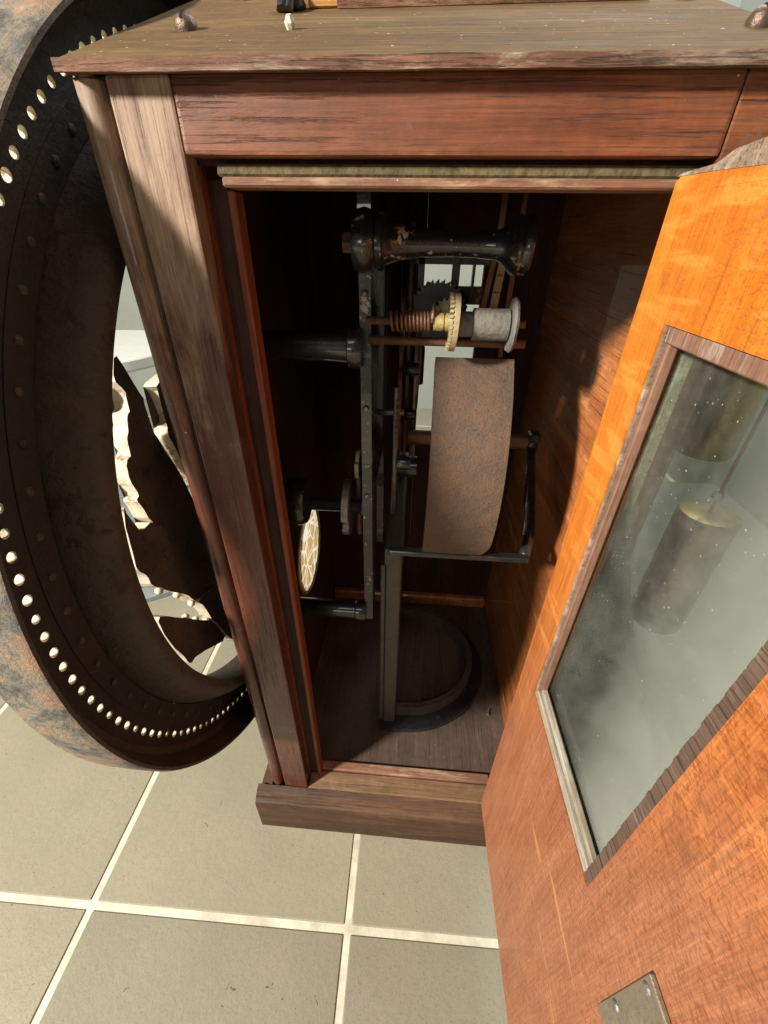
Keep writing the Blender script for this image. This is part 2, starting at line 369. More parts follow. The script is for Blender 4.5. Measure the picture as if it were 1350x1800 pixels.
def holed(bm, outer, circ, fn, t0, t1, outer_walls=True, hm=0):
    """plate between two loops of equal length (outer polygon, hole) with thickness"""
    n = len(outer)
    L = {(w, t): [bm.verts.new(fn(p, t)) for p in (outer if w else circ)] for w in (0, 1) for t in (t0, t1)}
    for k in range(n):
        q = (k + 1) % n
        bm.faces.new((L[1, t0][k], L[1, t0][q], L[0, t0][q], L[0, t0][k]))
        bm.faces.new((L[1, t1][k], L[1, t1][q], L[0, t1][q], L[0, t1][k]))
        bm.faces.new((L[0, t0][k], L[0, t0][q], L[0, t1][q], L[0, t1][k])).material_index = hm
        if outer_walls: bm.faces.new((L[1, t0][k], L[1, t0][q], L[1, t1][q], L[1, t1][k]))
    return bm
def rect_loop(cx, cy, hx0, hx1, hy0, hy1, n):
    out = []
    for k in range(n):
        t = 2 * math.pi * (k + .5) / n; c, s = math.cos(t), math.sin(t)
        q = min((hx1 if c > 0 else hx0) / abs(c) if abs(c) > 1e-9 else 1e9, (hy1 if s > 0 else hy0) / abs(s) if abs(s) > 1e-9 else 1e9)
        out.append((cx + c * q, cy + s * q))
    # snap the nearest points to the corners
    for X, Y in ((cx - hx0, cy - hy0), (cx + hx1, cy - hy0), (cx + hx1, cy + hy1), (cx - hx0, cy + hy1)):
        i = min(range(n), key=lambda k: (out[k][0] - X) ** 2 + (out[k][1] - Y) ** 2); out[i] = (X, Y)
    return out
def yz(x): return lambda p, t: (t, p[0], p[1])
def xy(p, t): return (p[0], p[1], t)
def xz(p, t): return (p[0], t, p[1])
def rough_up(bm, amt, seed=0):
    from mathutils import noise
    for v in bm.verts:
        v.co += Vector((noise.noise(v.co * 9 + Vector((seed, 0, 0))), noise.noise(v.co * 9 + Vector((0, seed + 7, 0))), noise.noise(v.co * 9 + Vector((0, 0, seed + 13))))) * amt

# ---------------------------------------------------------------- the room
o = obj('floor', B(-13, 5, -9, 8, -.05, -.006), 'grout', kind='structure', label='beige tiled floor with pale grout', loc=(0, 0, 0))
floor = o
ang = .013; u = Vector((math.cos(ang), math.sin(ang), 0)); v = Vector((-math.sin(ang), math.cos(ang), 0)); T = 1.3103; org = Vector((-1.028, -.491, 0))
tm = None
for i in range(-5, 4):
    for j in range(-3, 6):
        p = org + u * (i + .5) * T + v * (j + .5) * T
        if tm is None:
            t = obj('tile', B(-T / 2 + .016, T / 2 - .016, -T / 2 + .016, T / 2 - .016, -.04, 0, bev=.006), 'tile', floor, loc=(0, 0, 0)); tm = t.data
        else:
            t = bpy.data.objects.new('tile', tm); C.objects.link(t); t.parent = floor
        t.location = p * S - floor.location; t.rotation_euler[2] = ang + random.choice((0, 1, 2, 3)) * math.pi / 2
for nm, a in (('wall', (-13, 5, 7.0, 7.2, -.05, 9)), ('wall', (4.2, 4.4, -3, 7.0, -.05, 9)), ('wall', (-13.2, -13, -9, 7.0, -.05, 9))):
    obj(nm, B(*a), 'wall_grey' if a[0] > -12.9 and a[0] != -13 or a[1] == 5 else 'wall', kind='structure')

# ---------------------------------------------------------------- the cabinet
Z0, Z1, Z2 = .325, 2.981, 3.095
LS = math.tan(math.radians(22.2))
def lidz(y): return 3.107 + (y + .03) * LS
cab = thing('wooden_cabinet', (.475, .75, 0), 'tall worn mahogany cabinet with sloping top and its orange glazed door hanging open', 'cabinet')
# left stile with its corner bead
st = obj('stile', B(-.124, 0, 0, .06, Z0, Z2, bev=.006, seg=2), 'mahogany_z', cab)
bm = tube(bmesh.new(), [(-.168, .034, Z0), (-.168, .034, Z2)], .0325, 22)
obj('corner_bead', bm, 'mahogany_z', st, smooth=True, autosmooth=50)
obj('bead_groove', B(-.15, -.122, .036, .058, Z0, Z2), 'dark_wood', st)
st2 = obj('stile', B(1.0015, 1.15, 0, .06, Z0, Z2, bev=.005, seg=2), 'mahogany_x', cab)
obj('top_rail', B(.0015, 1.0, -.003, .05, Z1, Z2, bev=.008, seg=2), 'mahogany_x', cab)
obj('dusty_ledge', B(.05, 1.0, .022, .1, 2.951, 2.972, bev=.005), 'dust', cab, label='ledge under the top rail furred with dust')
obj('ledge_strip', B(.06, 1.0, .016, .1, 2.934, 2.951, bev=.004), 'pink_wood', cab)
obj('rebate', B(.0, 1.0, .052, .1, 2.973, Z1 + .05), 'dark_wood', cab)
# left jamb: red reveal, dark rebate, orange stop bead
obj('jamb', B(-.03, .0025, .061, .08, Z0, Z1), 'jamb_wood', cab)
obj('rebate', B(-.03, .045, .0805, .11, Z0, 2.95), 'dark_wood', cab)
obj('stop_bead', B(.046, .064, .066, .12, Z0 + .01, 2.934, bev=.004), 'jamb_wood', cab)
# sill and plinth
obj('sill', B(.0, 1.0, .001, .10, .25, .326, bev=.008), 'sill_wood', cab)
obj('sill_strip', B(.02, 1.0, .1005, .15, .25, .337, bev=.006), 'pink_wood', cab)
bm = bmesh.new()
prof = [(-.080, 0), (-.080, .255), (-.074, .277), (-.060, .285), (-.052, .288), (-.045, .30), (-.03, .31), (0.0, .322), (.0, 0)]
prism(bm, [(y, z) for y, z in prof], lambda p, t: (t, p[0], p[1]), -.275, 1.23)
obj('plinth', bm, 'plinth_wood', cab)
bm = bmesh.new()
prism(bm, [(-.275, 0), (-.275, .255), (-.268, .277), (-.25, .287), (-.235, .3), (-.2, .32), (-.2, 0)], lambda p, t: (p[0], t, p[1]), .001, 1.6)
obj('plinth_return', bm, 'plinth_wood', cab)
# sides
N = 48; CY, CZ, CR = .93, 1.25, .262
out = rect_loop(CY, CZ, CY - .062, 1.56 - CY, CZ - .2, 3.09 - CZ, N)
cir = [(CY + CR * math.cos(2 * math.pi * (k + .5) / N), CZ + CR * math.sin(2 * math.pi * (k + .5) / N)) for k in range(N)]
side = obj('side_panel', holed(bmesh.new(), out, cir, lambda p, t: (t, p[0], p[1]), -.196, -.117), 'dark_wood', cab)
obj('side_panel', B(1.14, 1.18, .062, 1.56, .2, 3.09), 'inner_wood', cab)
for x0, x1 in ((-.19, -.125), (1.142, 1.178)):
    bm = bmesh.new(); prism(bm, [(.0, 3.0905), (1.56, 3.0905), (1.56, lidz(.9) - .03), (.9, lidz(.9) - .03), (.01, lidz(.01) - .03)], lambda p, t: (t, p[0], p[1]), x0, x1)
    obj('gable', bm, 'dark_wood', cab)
bp = bmesh.new()
for a in ((-.116, .49, 1.5, 1.56, .2, 3.09), (.80, 1.139, 1.5, 1.56, .2, 3.09), (.4905, .7995, 1.5, 1.56, .2, 1.785), (.4905, .7995, 1.5, 1.56, 2.74, 3.09)): box(bp, *a)
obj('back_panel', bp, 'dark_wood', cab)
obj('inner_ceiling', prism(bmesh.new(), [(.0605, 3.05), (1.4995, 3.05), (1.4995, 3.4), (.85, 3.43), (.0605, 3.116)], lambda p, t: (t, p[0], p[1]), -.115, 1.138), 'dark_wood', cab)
obj('back_rail', B(-.11, 1.135, 1.44, 1.499, .305, .40, bev=.012), 'inner_wood', cab)
obj('bottom_board', B(-.116, 1.139, .151, 1.499, .24, .305), 'floor_wood', cab)
# grille in the left side
gr = obj('round_grille', lathe(bmesh.new(), (-.123, CY, CZ), (1, 0, 0), [(0, 0), (0, CR - .001)], 48), 'cloth', cab, label='round tan grille cloth covered in cream scrollwork')
bm = lathe(bmesh.new(), (-.117, CY, CZ), (1, 0, 0), [(0.0005, CR - .001), (.004, CR + .001), (.005, CR + .012), (0.0005, CR + .016)], 48)
obj('grille_rim', bm, 'pale_brass', gr, smooth=True)
# sloping lid
bm = bmesh.new(); th = .018
ys = [-.03, .9]
prism(bm, [(-.03, 3.0942), (-.03, lidz(-.03)), (.9, lidz(.9)), (1.62, lidz(.9)), (1.62, lidz(.9) - .02), (.9, lidz(.9) - .02), (.0, lidz(0) - .022), (.0, 3.0942)], lambda p, t: (t, p[0], p[1]), -.19, 1.128)
lid = obj('lid', bm, 'lid_wood', cab)
bm = bmesh.new(); box(bm, -.1905, 1.1285, -.0375, -.030, 3.0895, 3.1075)
es = [e for e in bm.edges if abs(e.verts[0].co.x - e.verts[1].co.x) > .5]
bmesh.ops.subdivide_edges(bm, edges=es, cuts=160, use_grid_fill=True); rough_up(bm, .0016, 3)
obj('lid_edge', bm, 'edge_wood', lid, label='chipped front edge of the lid')
def on_lid(x, y, h=0.0):
    nn = Vector((0, -math.sin(math.radians(22.2)), math.cos(math.radians(22.2)))); return Vector((x, y, lidz(y))) + nn * h
ln = Vector((0, -math.sin(math.radians(22.2)), math.cos(math.radians(22.2))))
for x, y in ((-.045, .225), (-.045, .65), (1.078, .175), (1.062, .515)):
    bm = lathe(bmesh.new(), on_lid(x, y, -.002), ln, [(0, .0225), (.008, .0235), (.018, .020), (.025, .013), (.0275, .004), (.0275, 0)], 22)
    obj('screw_head', bm, 'old_screw', lid, smooth=True, autosmooth=35)
    bm = B(-.0025, .0025, -.019, .019, .019, .0282)
    for vv in bm.verts: vv.co = on_lid(x, y) + Vector((1, 0, 0)) * vv.co.x + Vector((0, ln.z, -ln.y)) * vv.co.y * (1.0 if vv.co.z < .02 else .25) + ln * vv.co.z
    obj('screw_slot', bm, 'black_rubber', lid)
p = on_lid(.135, .42)
bm = bmesh.new(); tube(bm, [p + Vector((-.015, -.01, 0)), p + Vector((-.012, 0, .03)), p + Vector((.0, .03, .055)), p + Vector((.012, .09, .075))], [.018, .016, .017, .014], 8)
tube(bm, [p + Vector((.0, -.02, 0)), p + Vector((.005, -.012, .028))], [.010, .007], 8)
box(bm, p.x - .03, p.x + .025, p.y + .01, p.y + .06, p.z + .005, p.z + .035, bev=.006)
obj('catch', bm, 'black_iron', lid, smooth=True, autosmooth=40, label='small black iron catch on the lid')

# the door, swung out towards the viewer
dr = DOOR_ANCHOR
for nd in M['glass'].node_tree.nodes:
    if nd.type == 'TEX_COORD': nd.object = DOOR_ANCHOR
dr.parent = cab; dr.location = Vector((.937, 0, .355)) * S - cab.location
HX, PH = .937, .0245
dd = Vector((math.sin(PH), -math.cos(PH), 0)); dn = Vector((-math.cos(PH), -math.sin(PH), 0))      # along the door, out of its inner face
def D(s, z, t): return Vector((HX, 0, z)) + dd * s + dn * t
ZB, ZT, DL = .356, 2.962, .985
WS0, WS1, WB, WT = .132, .656, 1.541, 2.722
def dbox(bm, s0, s1, z0, z1, t0, t1, bev=0.0):
    n0 = len(bm.verts); bm.verts.ensure_lookup_table()
    vs = box(bm, s0, s1, z0, z1, t0, t1, bev)
    return bm
def to_door(bm):
    for q in bm.verts: q.co = D(q.co.x, q.co.y, q.co.z)
    return bm
def dobj(name, boxes, mat, parent=None, label=None, bev=0.0):
    bm = bmesh.new()
    for b in boxes: dbox(bm, *b, bev=bev)
    to_door(bm); return obj(name, bm, mat, parent or dr, label=label)
dobj('hinge_board', [(.016, WS0, WB + .0005, ZT - .035, -.068, 0)], 'door_wood')
dobj('edge_strip', [(-.004, .0145, ZB + .01, ZT - .012, -.066, -.003)], 'door_wood', bev=.004)
dobj('top_board', [(WS0 + .0005, WS1, WT, ZT - .035, -.068, -.0005)], 'door_wood')
bm = prism(bmesh.new(), [(.016, 2.927), (.016, 2.9515), (.12, 2.9495), (.25, 2.944), (DL, 2.930), (DL, 2.927)], lambda p, t: (p[0], p[1], t), -.068, 0)
to_door(bm); obj('top_strip', bm, 'door_wood', dr)
bm = prism(bmesh.new(), [(.006, 2.952), (.02, 2.956), (.12, 2.959), (.16, 2.972), (.23, 2.977), (DL, 2.985), (DL, 2.9305), (.25, 2.9445), (.12, 2.95), (.016, 2.952)], lambda p, t: (p[0], p[1], t), -.067, .001)
to_door(bm); obj('top_lip', bm, 'grey_wood', dr, label='bare grey worn top edge of the door')
dobj('lower_board', [(.016, DL, ZB, WB, -.068, 0)], 'door_lower')
dobj('front_board', [(WS1 + .0005, DL, WB + .0005, ZT - .035, -.068, 0)], 'door_lower')
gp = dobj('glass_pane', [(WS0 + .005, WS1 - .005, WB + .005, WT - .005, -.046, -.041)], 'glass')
dobj('window_moulding', [(WS0 + .0005, WS0 + .011, WB, WT, -.03, -.004)], 'grey_wood')
dobj('window_moulding', [(WS0 + .0115, WS0 + .026, WB + .01, WT - .008, -.03, -.008)], 'mould_red', bev=.003)
dobj('window_moulding', [(WS0 + .011, WS1 - .03, WT - .032, WT - .0005, -.03, -.005)], 'mould_red', bev=.003)
dobj('window_moulding', [(WS0 + .0115, WS1 - .03, WB + .0005, WB + .03, -.03, -.003)], 'mould_beige', bev=.003)
dobj('window_moulding', [(WS0 + .0115, WS1 - .03, WB + .031, WB + .05, -.03, -.012)], 'mould_beige', bev=.003)
dobj('glazing_bead', [(WS0 + .0005, WS0 + .022, WB + .001, WT - .001, -.067, -.048)], 'mould_beige')
dobj('glazing_bead', [(WS0 + .0225, WS1 - .001, WT - .024, WT - .001, -.067, -.048)], 'mould_beige')
dobj('glazing_bead', [(WS0 + .0225, WS1 - .001, WB + .001, WB + .022, -.067, -.048)], 'mould_beige')
bm = bmesh.new(); rr = random.Random(3); z = WB + .001
while z < WT - .02:                       # saw-marked strip: uneven shallow ridges
    h = rr.uniform(.010, .02); dbox(bm, WS1 - .0295, WS1 - .0005, z, min(z + h - .0012, WT), -.03, -.004 - rr.uniform(0, .003)); z += h
to_door(bm); obj('window_moulding', bm, 'mould_dark', dr, label='dark saw-marked window strip nearest the free edge')
bm = bmesh.new(); n = 24
o1 = rect_loop(.875, 1.72, .062, .06, .20, .20, n)
pl = obj('lock_plate', to_door(B(.83, .935, 1.45, 1.765, 0.0005, .011, bev=.002)), 'lock_plate', dr)
for s, z in ((.846, 1.56), (.846, 1.735)):
    bm = lathe(bmesh.new(), (s, z, .0105), (0, 0, 1), [(0, .011), (.003, .0105), (.0045, .006), (.005, 0)], 14); to_door(bm); obj('plate_screw', bm, 'steel', pl, smooth=True)

# ---------------------------------------------------------------- the cast iron stand inside
std = thing('cast_iron_stand', (.5, .86, .305), 'black cast iron D-shaped stand with an upright leg on the cabinet bottom', 'stand')
def dloop(x0, y0, y1, rx, cx, n=28):
    cy = (y0 + y1) / 2; ry = (y1 - y0) / 2
    pts = [(x0, y1), (x0, y0)]
    for k in range(n + 1):
        t = -math.pi / 2 + math.pi * k / n; pts.append((cx + rx * math.cos(t), cy + ry * math.sin(t)))
    return pts
bm = holed(bmesh.new(), dloop(.372, .36, 1.37, .54, .50), dloop(.45, .475, 1.275, .43, .51), xy, .3055, .338)
es = [e for e in bm.edges if all(abs(q.co.z - .338) < 1e-4 for q in e.verts)]
obj('base_flange', bm, 'black_iron', std)
bm = holed(bmesh.new(), dloop(.425, .452, 1.298, .455, .51), dloop(.455, .485, 1.265, .42, .51), xy, .3055, .425)
obj('raised_rim', bm, 'stand_iron', std)
for y0, y1 in ((.40, .475), (1.235, 1.30)):
    l = obj('leg', B(.385, .455, y0, y1, .338, 1.655, bev=.01, seg=2), 'stand_iron', std)
    obj('leg_flange', B(.358, .3845, y0 + .01, y1 - .01, .338, 1.60, bev=.006), 'stand_iron', l)
obj('top_beam', B(.38, .456, .345, 1.305, 1.656, 1.75, bev=.012, seg=2), 'stand_iron', std)
for a in (-62, -22, 25, 62):
    t = math.radians(a); x, y = .505 + .487 * math.cos(t), .865 + .452 * math.sin(t)
    bm = lathe(bmesh.new(), (x, y, .338), (0, 0, 1), [(0, .024), (.004, .023), (.004, .012), (.008, .010), (.008, 0)], 14); obj('base_screw', bm, 'black_iron', std)

# ---------------------------------------------------------------- the clockwork
ck = thing('clockwork', (.5, .85, 1.72), 'black iron clockwork with curved rusty drum, coil spring and brass gear inside the cabinet', 'clockwork')
PX = .296                                   # plate centre
bm = bmesh.new()
prism(bm, [(.45, 1.20), (.44, 1.9), (.46, 2.5), (.45, 3.045), (.56, 3.048), (1.0, 3.048), (1.2, 2.6), (1.2, 1.2), (1.1, 1.2), (1.08, 1.9), (.6, 1.9), (.56, 1.2)], lambda p, t: (t, p[0], p[1]), PX - .018, PX + .022)
bmesh.ops.subdivide_edges(bm, edges=[e for e in bm.edges if e.calc_length() > .15 and abs(e.verts[0].co.x - e.verts[1].co.x) < .001], cuts=6); 
pt = obj('frame_plate', bm, 'chipped_iron', ck)
# upper right pillar: a turned baluster
prof = [(0, 0), (0, .074), (.018, .078), (.03, .060), (.07, .046), (.13, .037), (.22, .033), (.30, .034), (.36, .039), (.385, .052), (.405, .074), (.415, .078), (.425, .073), (.435, .078), (.452, .076), (.456, .05), (.456, 0)]
obj('pillar', lathe(bmesh.new(), (.335, .45, 2.838), (1, 0, -.012), prof, 32), 'chipped_iron', ck, smooth=True, autosmooth=45)
obj('plate_boss', lathe(bmesh.new(), (.268, .45, 2.838), (1, 0, 0), [(0, 0), (0, .078), (.03, .086), (.055, .08), (.066, .07), (.066, 0)], 28), 'chipped_iron', ck, smooth=True, autosmooth=45)
obj('pillar_nut', lathe(bmesh.new(), (.235, .45, 2.835), (1, 0, 0), [(0, 0), (0, .03), (.033, .03), (.033, 0)], 6), 'rust_rod', ck)
prof = [(0, 0), (0, .062), (.02, .068), (.045, .066), (.05, .052), (.12, .047), (.42, .046), (.42, 0)]
obj('pillar', lathe(bmesh.new(), (.288, .45, 2.535), (-1, 0, 0), prof, 28), 'black_iron', ck, smooth=True, autosmooth=45)
prof = [(0, 0), (0, .05), (.02, .054), (.05, .052), (.055, .046), (.40, .044), (.40, 0)]
obj('pillar', lathe(bmesh.new(), (.285, .45, 1.262), (-1, 0, 0), prof, 28), 'black_iron', ck, smooth=True, autosmooth=45)
# winding arbor on the left with its cams
obj('winding_arbor', lathe(bmesh.new(), (.30, .5, 1.86), (-1, 0, 0), [(0, 0), (0, .045), (.03, .05), (.05, .03), (.40, .028), (.40, 0)], 20), 'black_iron', ck, smooth=True, autosmooth=45)
def cam_disc(name, x, y, z, r, w, mat, notch):
    pts = []
    for k in range(40):
        t = 2 * math.pi * k / 40; q = r * (1 - (.28 if notch[0] < (math.degrees(t)) % 360 < notch[1] else 0)); pts.append((y + q * math.cos(t), z + q * math.sin(t)))
    return obj(name, prism(bmesh.new(), pts, lambda p, t: (t, p[0], p[1]), x, x + w), mat, ck)
cam_disc('cam', .190, .52, 1.84, .125, .028, 'steel', (186, 200))
cam_disc('cam', .242, .55, 2.05, .07, .016, 'pale_brass', (20, 160))
obj('lever', B(.236, .258, .55, .60, 1.66, 2.02, bev=.006), 'rust_rod', ck)
obj('winding_disc', lathe(bmesh.new(), (-.05, .45, 1.90), (1, 0, 0), [(0, 0), (0, .09), (.02, .102), (.07, .102), (.09, .09), (.09, 0)], 36), 'black_iron', ck, smooth=True, autosmooth=45)
# governor arbor: spring, hub, crown gear, pulley
Y0, ZA = .385, 2.632
obj('arbor', tube(bmesh.new(), [(.31, Y0, ZA), (.80, Y0, ZA)], .012, 12), 'rust_rod', ck, smooth=True)
hp = []
for k in range(181):
    t = k / 180; turns = 2 * math.pi * 10.5 * t
    x = .378 + .137 * (t ** .8); hp.append((x, Y0 + .026 * math.cos(turns), ZA + .026 * math.sin(turns)))
hp += [(.516, Y0 - .02, ZA + .03), (.520, Y0 + .02, ZA + .05)]
obj('coil_spring', tube(bmesh.new(), hp, .0055, 6), 'copper', ck, smooth=True)
obj('hub', lathe(bmesh.new(), (.519, Y0, ZA), (1, 0, 0), [(0, 0), (0, .026), (.03, .026), (.032, .022), (.036, .022), (.038, .026), (.055, .026), (.055, 0)], 24), 'brass', ck, smooth=True, autosmooth=40)
gw = obj('gear_wheel', lathe(bmesh.new(), (.574, Y0, ZA), (1, 0, -.03), [(0, 0), (0, .076), (0.004, .084), (.018, .084), (.018, 0)], 40), 'pale_brass', ck, smooth=True, autosmooth=40)
bm = bmesh.new()
for k in range(36):
    t = 2 * math.pi * k / 36; c, s = math.cos(t), math.sin(t)
    q = box(bm, .564, .5745, -.004, .004, .070, .084)
    R_ = Matrix.Rotation(t, 3, 'X')
    for vv in q: vv.co = Vector((vv.co.x, Y0, ZA)) + R_ @ Vector((0, vv.co.y, vv.co.z))
obj('gear_teeth', bm, 'pale_brass', gw, kind='stuff')
obj('pulley', lathe(bmesh.new(), (.592, Y0, ZA - .004), (1, 0, 0), [(0, 0), (0, .036), (.048, .036), (.048, .046), (.155, .046), (.155, .03), (.162, .03), (.162, 0)], 36), 'zinc', ck, smooth=True, autosmooth=40)
obj('pulley_flange', lathe(bmesh.new(), (.752, Y0, ZA - .004), (1, 0, 0), [(0, 0), (0, .074), (.007, .079), (.014, .076), (.014, 0)], 40), 'zinc', ck, smooth=True, autosmooth=40)
obj('cross_rod', tube(bmesh.new(), [(.31, .43, 2.565), (.82, .43, 2.565)], .014, 12), 'rust_rod', ck, smooth=True)
# pinion with white teeth behind the spring
pts = []
for k in range(28):
    t = 2 * math.pi * k / 28; q = .034 if k % 2 else .046; pts.append((.560 + q * math.cos(t), 2.648 + q * math.sin(t)))
obj('pinion', prism(bmesh.new(), pts, xz, .452, .466), 'pale_brass', ck)
# the curved rusty sheet of the drum
DC = (.905, 2.04); DR = .657
bm = bmesh.new(); lo, hi = math.radians(134), math.radians(203); n = 40; rows = {}
for k in range(n + 1):
    t = lo + (hi - lo) * k / n
    for x in (.537, .80):
        for r in (DR, DR - .05): rows[k, x, r] = bm.verts.new((x - (.03 * max(0, (k - n + 4) / 4) ** 2 if x > .7 else 0), DC[0] + r * math.cos(t), DC[1] + r * math.sin(t)))
r0, r1 = DR, DR - .05; x0, x1 = .537, .80
for k in range(n):
    for a, b in (((x0, r0), (x1, r0)), ((x1, r0), (x1, r1)), ((x1, r1), (x0, r1)), ((x0, r1), (x0, r0))):
        bm.faces.new((rows[k, a[0], a[1]], rows[k, b[0], b[1]], rows[k + 1, b[0], b[1]], rows[k + 1, a[0], a[1]]))
for k in (0, n): bm.faces.new([rows[k, x, r] for x, r in ((x0, r0), (x1, r0), (x1, r1), (x0, r1))])
obj('curved_drum', bm, 'rust', ck, smooth=True, autosmooth=40)
obj('drum_shaft', tube(bmesh.new(), [(.45, .905, 2.02), (1.06, .905, 2.02)], .036, 18), 'rust_rod', ck, smooth=True, autosmooth=40)
# bracket that carries the shaft on the right
br = bmesh.new(); box(br, .40, .965, .30, .34, 1.752, 1.776, bev=.004); obj('shelf_bar', br, 'black_iron', ck)
br = bmesh.new()
tube(br, [(.955, .33, 1.766), (1.03, .55, 1.74), (1.05, .88, 2.0)], .022, 8); tube(br, [(1.05, .88, 2.0), (1.06, .905, 2.06)], .03, 8)
tube(br, [(.99, .50, 1.75), (1.045, .9, 2.02)], .012, 8)
obj('shaft_bracket', br, 'black_iron', ck, smooth=True)
obj('bracket_block', B(1.03, 1.08, .86, .93, 2.03, 2.075, bev=.006), 'black_iron', ck)
# chain and rods that rise on the right
def strip(pts, w, th, mat, name, parent):
    bm = bmesh.new()
    for a, b in zip(pts, pts[1:]):
        a, b = Vector(a), Vector(b); d = (b - a).normalized(); uu = Vector((1, 0, 0)); vv = d.cross(uu).normalized()
        q = [bm.verts.new(a + uu * (sx * w) + vv * (sy * th)) for sx, sy in ((-1, -1), (1, -1), (1, 1), (-1, 1))]
        r = [bm.verts.new(b + uu * (sx * w) + vv * (sy * th)) for sx, sy in ((-1, -1), (1, -1), (1, 1), (-1, 1))]
        for k in range(4): bm.faces.new((q[k], q[(k + 1) % 4], r[(k + 1) % 4], r[k]))
        bm.faces.new(q[::-1]); bm.faces.new(r)
    return obj(name, bm, mat, parent)
ch = strip([(.766, .75, 2.80), (.744, .75, 2.50)], .014, .006, 'pale_brass', 'chain', ck)
for k in range(6):
    z = 2.79 - k * .055; x = .7655 - (2.80 - z) * .073
    bm = bmesh.new()
    for sx in (-.006, .006): lathe(bm, (x + sx, .744, z), (0, -1, 0), [(0, .0045), (.006, .004), (.007, 0)], 8)
    obj('chain_rivet', bm, 'steel', ch, smooth=True)
strip([(.735, .72, 2.99), (.735, .72, 2.86), (.706, .78, 2.5)], .009, .006, 'rust_rod', 'rod', ck)
strip([(.755, .80, 2.99), (.748, .80, 2.84)], .007, .006, 'black_iron', 'rod', ck)
obj('guide_bar', B(.80, .815, .74, .76, 2.45, 3.0), 'rust_rod', ck)
# silhouettes of the going train in front of the rear window
obj('cross_plate', B(.46, .755, 1.09, 1.12, 2.595, 2.668, bev=.003), 'black_iron', ck)
obj('upright', B(.606, .640, 1.07, 1.10, 2.44, 2.80), 'black_iron', ck)
obj('upright', B(.694, .706, 1.07, 1.10, 2.6, 2.80), 'black_iron', ck)
obj('upright', B(.46, .485, 1.06, 1.09, 1.75, 2.80), 'black_iron', ck)
obj('head_plate', B(.44, .78, 1.06, 1.10, 2.752, 2.80), 'black_iron', ck)
pts = []
for k in range(64):
    t = 2 * math.pi * (k // 2) / 32 + (0.02 if k % 2 else 0); q = .135 if k % 2 else .118; pts.append((.555 + q * math.cos(t), 2.565 + q * math.sin(t)))
obj('ratchet_wheel', prism(bmesh.new(), pts, xz, 1.03, 1.05), 'black_iron', ck)
obj('low_bar', B(.465, .80, 1.02, 1.05, 2.452, 2.50, bev=.003), 'black_iron', ck)
bm = lathe(bmesh.new(), (.478, 1.1, 2.10), (0, 0, 1), [(0, 0), (0, .012), (.12, .014), (.13, .034), (.30, .034), (.36, .012), (.36, 0)], 18)
obj('fly_hammer', bm, 'black_iron', ck, smooth=True, autosmooth=40)
obj('back_frame_plate', B(.36, .385, 1.15, 1.20, 1.72, 2.95), 'dark_wood', ck)
for y, z, r in ((.75, 2.2, .18), (.9, 2.5, .14), (.95, 1.95, .12)):
    pts = []
    for k in range(72):
        t = 2 * math.pi * k / 72; q = r if k % 2 else r - .012; pts.append((y + q * math.cos(t), z + q * math.sin(t)))
    obj('train_wheel', prism(bmesh.new(), pts, lambda p, t: (t, p[0], p[1]), .40, .412), 'rust_rod', ck)
obj('train_arbor', tube(bmesh.new(), [(.31, .75, 2.2), (.43, .75, 2.2)], .014, 10), 'steel', ck, smooth=True)
for x, y, z0, z1 in ((.43, 1.0, 1.75, 2.9), (.47, .95, 1.9, 2.55), (.40, .62, 1.75, 2.35)):
    obj('rod', tube(bmesh.new(), [(x, y, z0), (x, y, z1)], .011, 10), 'steel', ck, smooth=True)
for x, y, z, r in ((.455, .95, 2.34, .03), (.455, .95, 2.12, .026), (.44, .62, 2.02, .03)):
    obj('collar', lathe(bmesh.new(), (x - .03, y, z), (1, 0, 0), [(0, 0), (0, r), (.02, r * 1.15), (.06, r), (.06, 0)], 16), 'black_iron', ck, smooth=True, autosmooth=40)
for y, z in ((.47, 2.70), (.47, 2.32), (.462, 1.95), (.47, 1.45)):
    obj('plate_screw', lathe(bmesh.new(), (PX - .02 + .02, y - .022, z), (0, -1, 0), [(0, .011), (.005, .010), (.008, .005), (.008, 0)], 12), 'steel', ck, smooth=True)
obj('train_barrel', lathe(bmesh.new(), (.40, .78, 1.92), (1, 0, 0), [(0, 0), (0, .05), (.10, .05), (.10, 0)], 20), 'black_iron', ck, smooth=True, autosmooth=40)

# ---------------------------------------------------------------- the great iron ring
RX, RY, RZ, RH = -.322, .918, 1.9875, 1.366
ring = thing('iron_ring', (RX, RY, RZ), 'huge round black cast iron ring with a row of punched holes on the cabinet side', 'ring')
ax = Vector((math.cos(-.0278) * math.cos(-.0105), math.sin(-.0278), math.sin(-.0105))).normalized()
ro = Vector((RX, RY, RZ))
eu = Vector((0, 1, 0)); eu = (eu - ax * eu.dot(ax)).normalized(); ev = ax.cross(eu)
def RP(h, r, t): return ro + ax * h + (eu * math.cos(t) + ev * math.sin(t)) * (r * RH)
def rlathe(prof, n=180, mi=None, closed=True):
    return lathe(bmesh.new(), ro, ax, [(h, r * RH) for h, r in prof], n, closed, mi=mi)
obj('rim', rlathe([(-0.051, 1.078), (0.017, 1.0785), (0.07225, 1.077), (0.085, 1.073), (0.085, 1.066), (0.07225, 1.062), (0.0102, 1.045), (-0, 1.0295), (-0.051, 1.03)], mi=[1, 1, 1, 0, 0, 0, 0, 0, 0]), ['ring_iron', 'ring_outer'], ring, smooth=True, autosmooth=40)
NH = 157; RI, RO_ = .972, 1.0298; HR = .0082
bm = bmesh.new(); n = 16; dth = 2 * math.pi / NH; hw = dth / 2 * 1.0
base = rect_loop(0, 0, 1, 1, 1, 1, n)
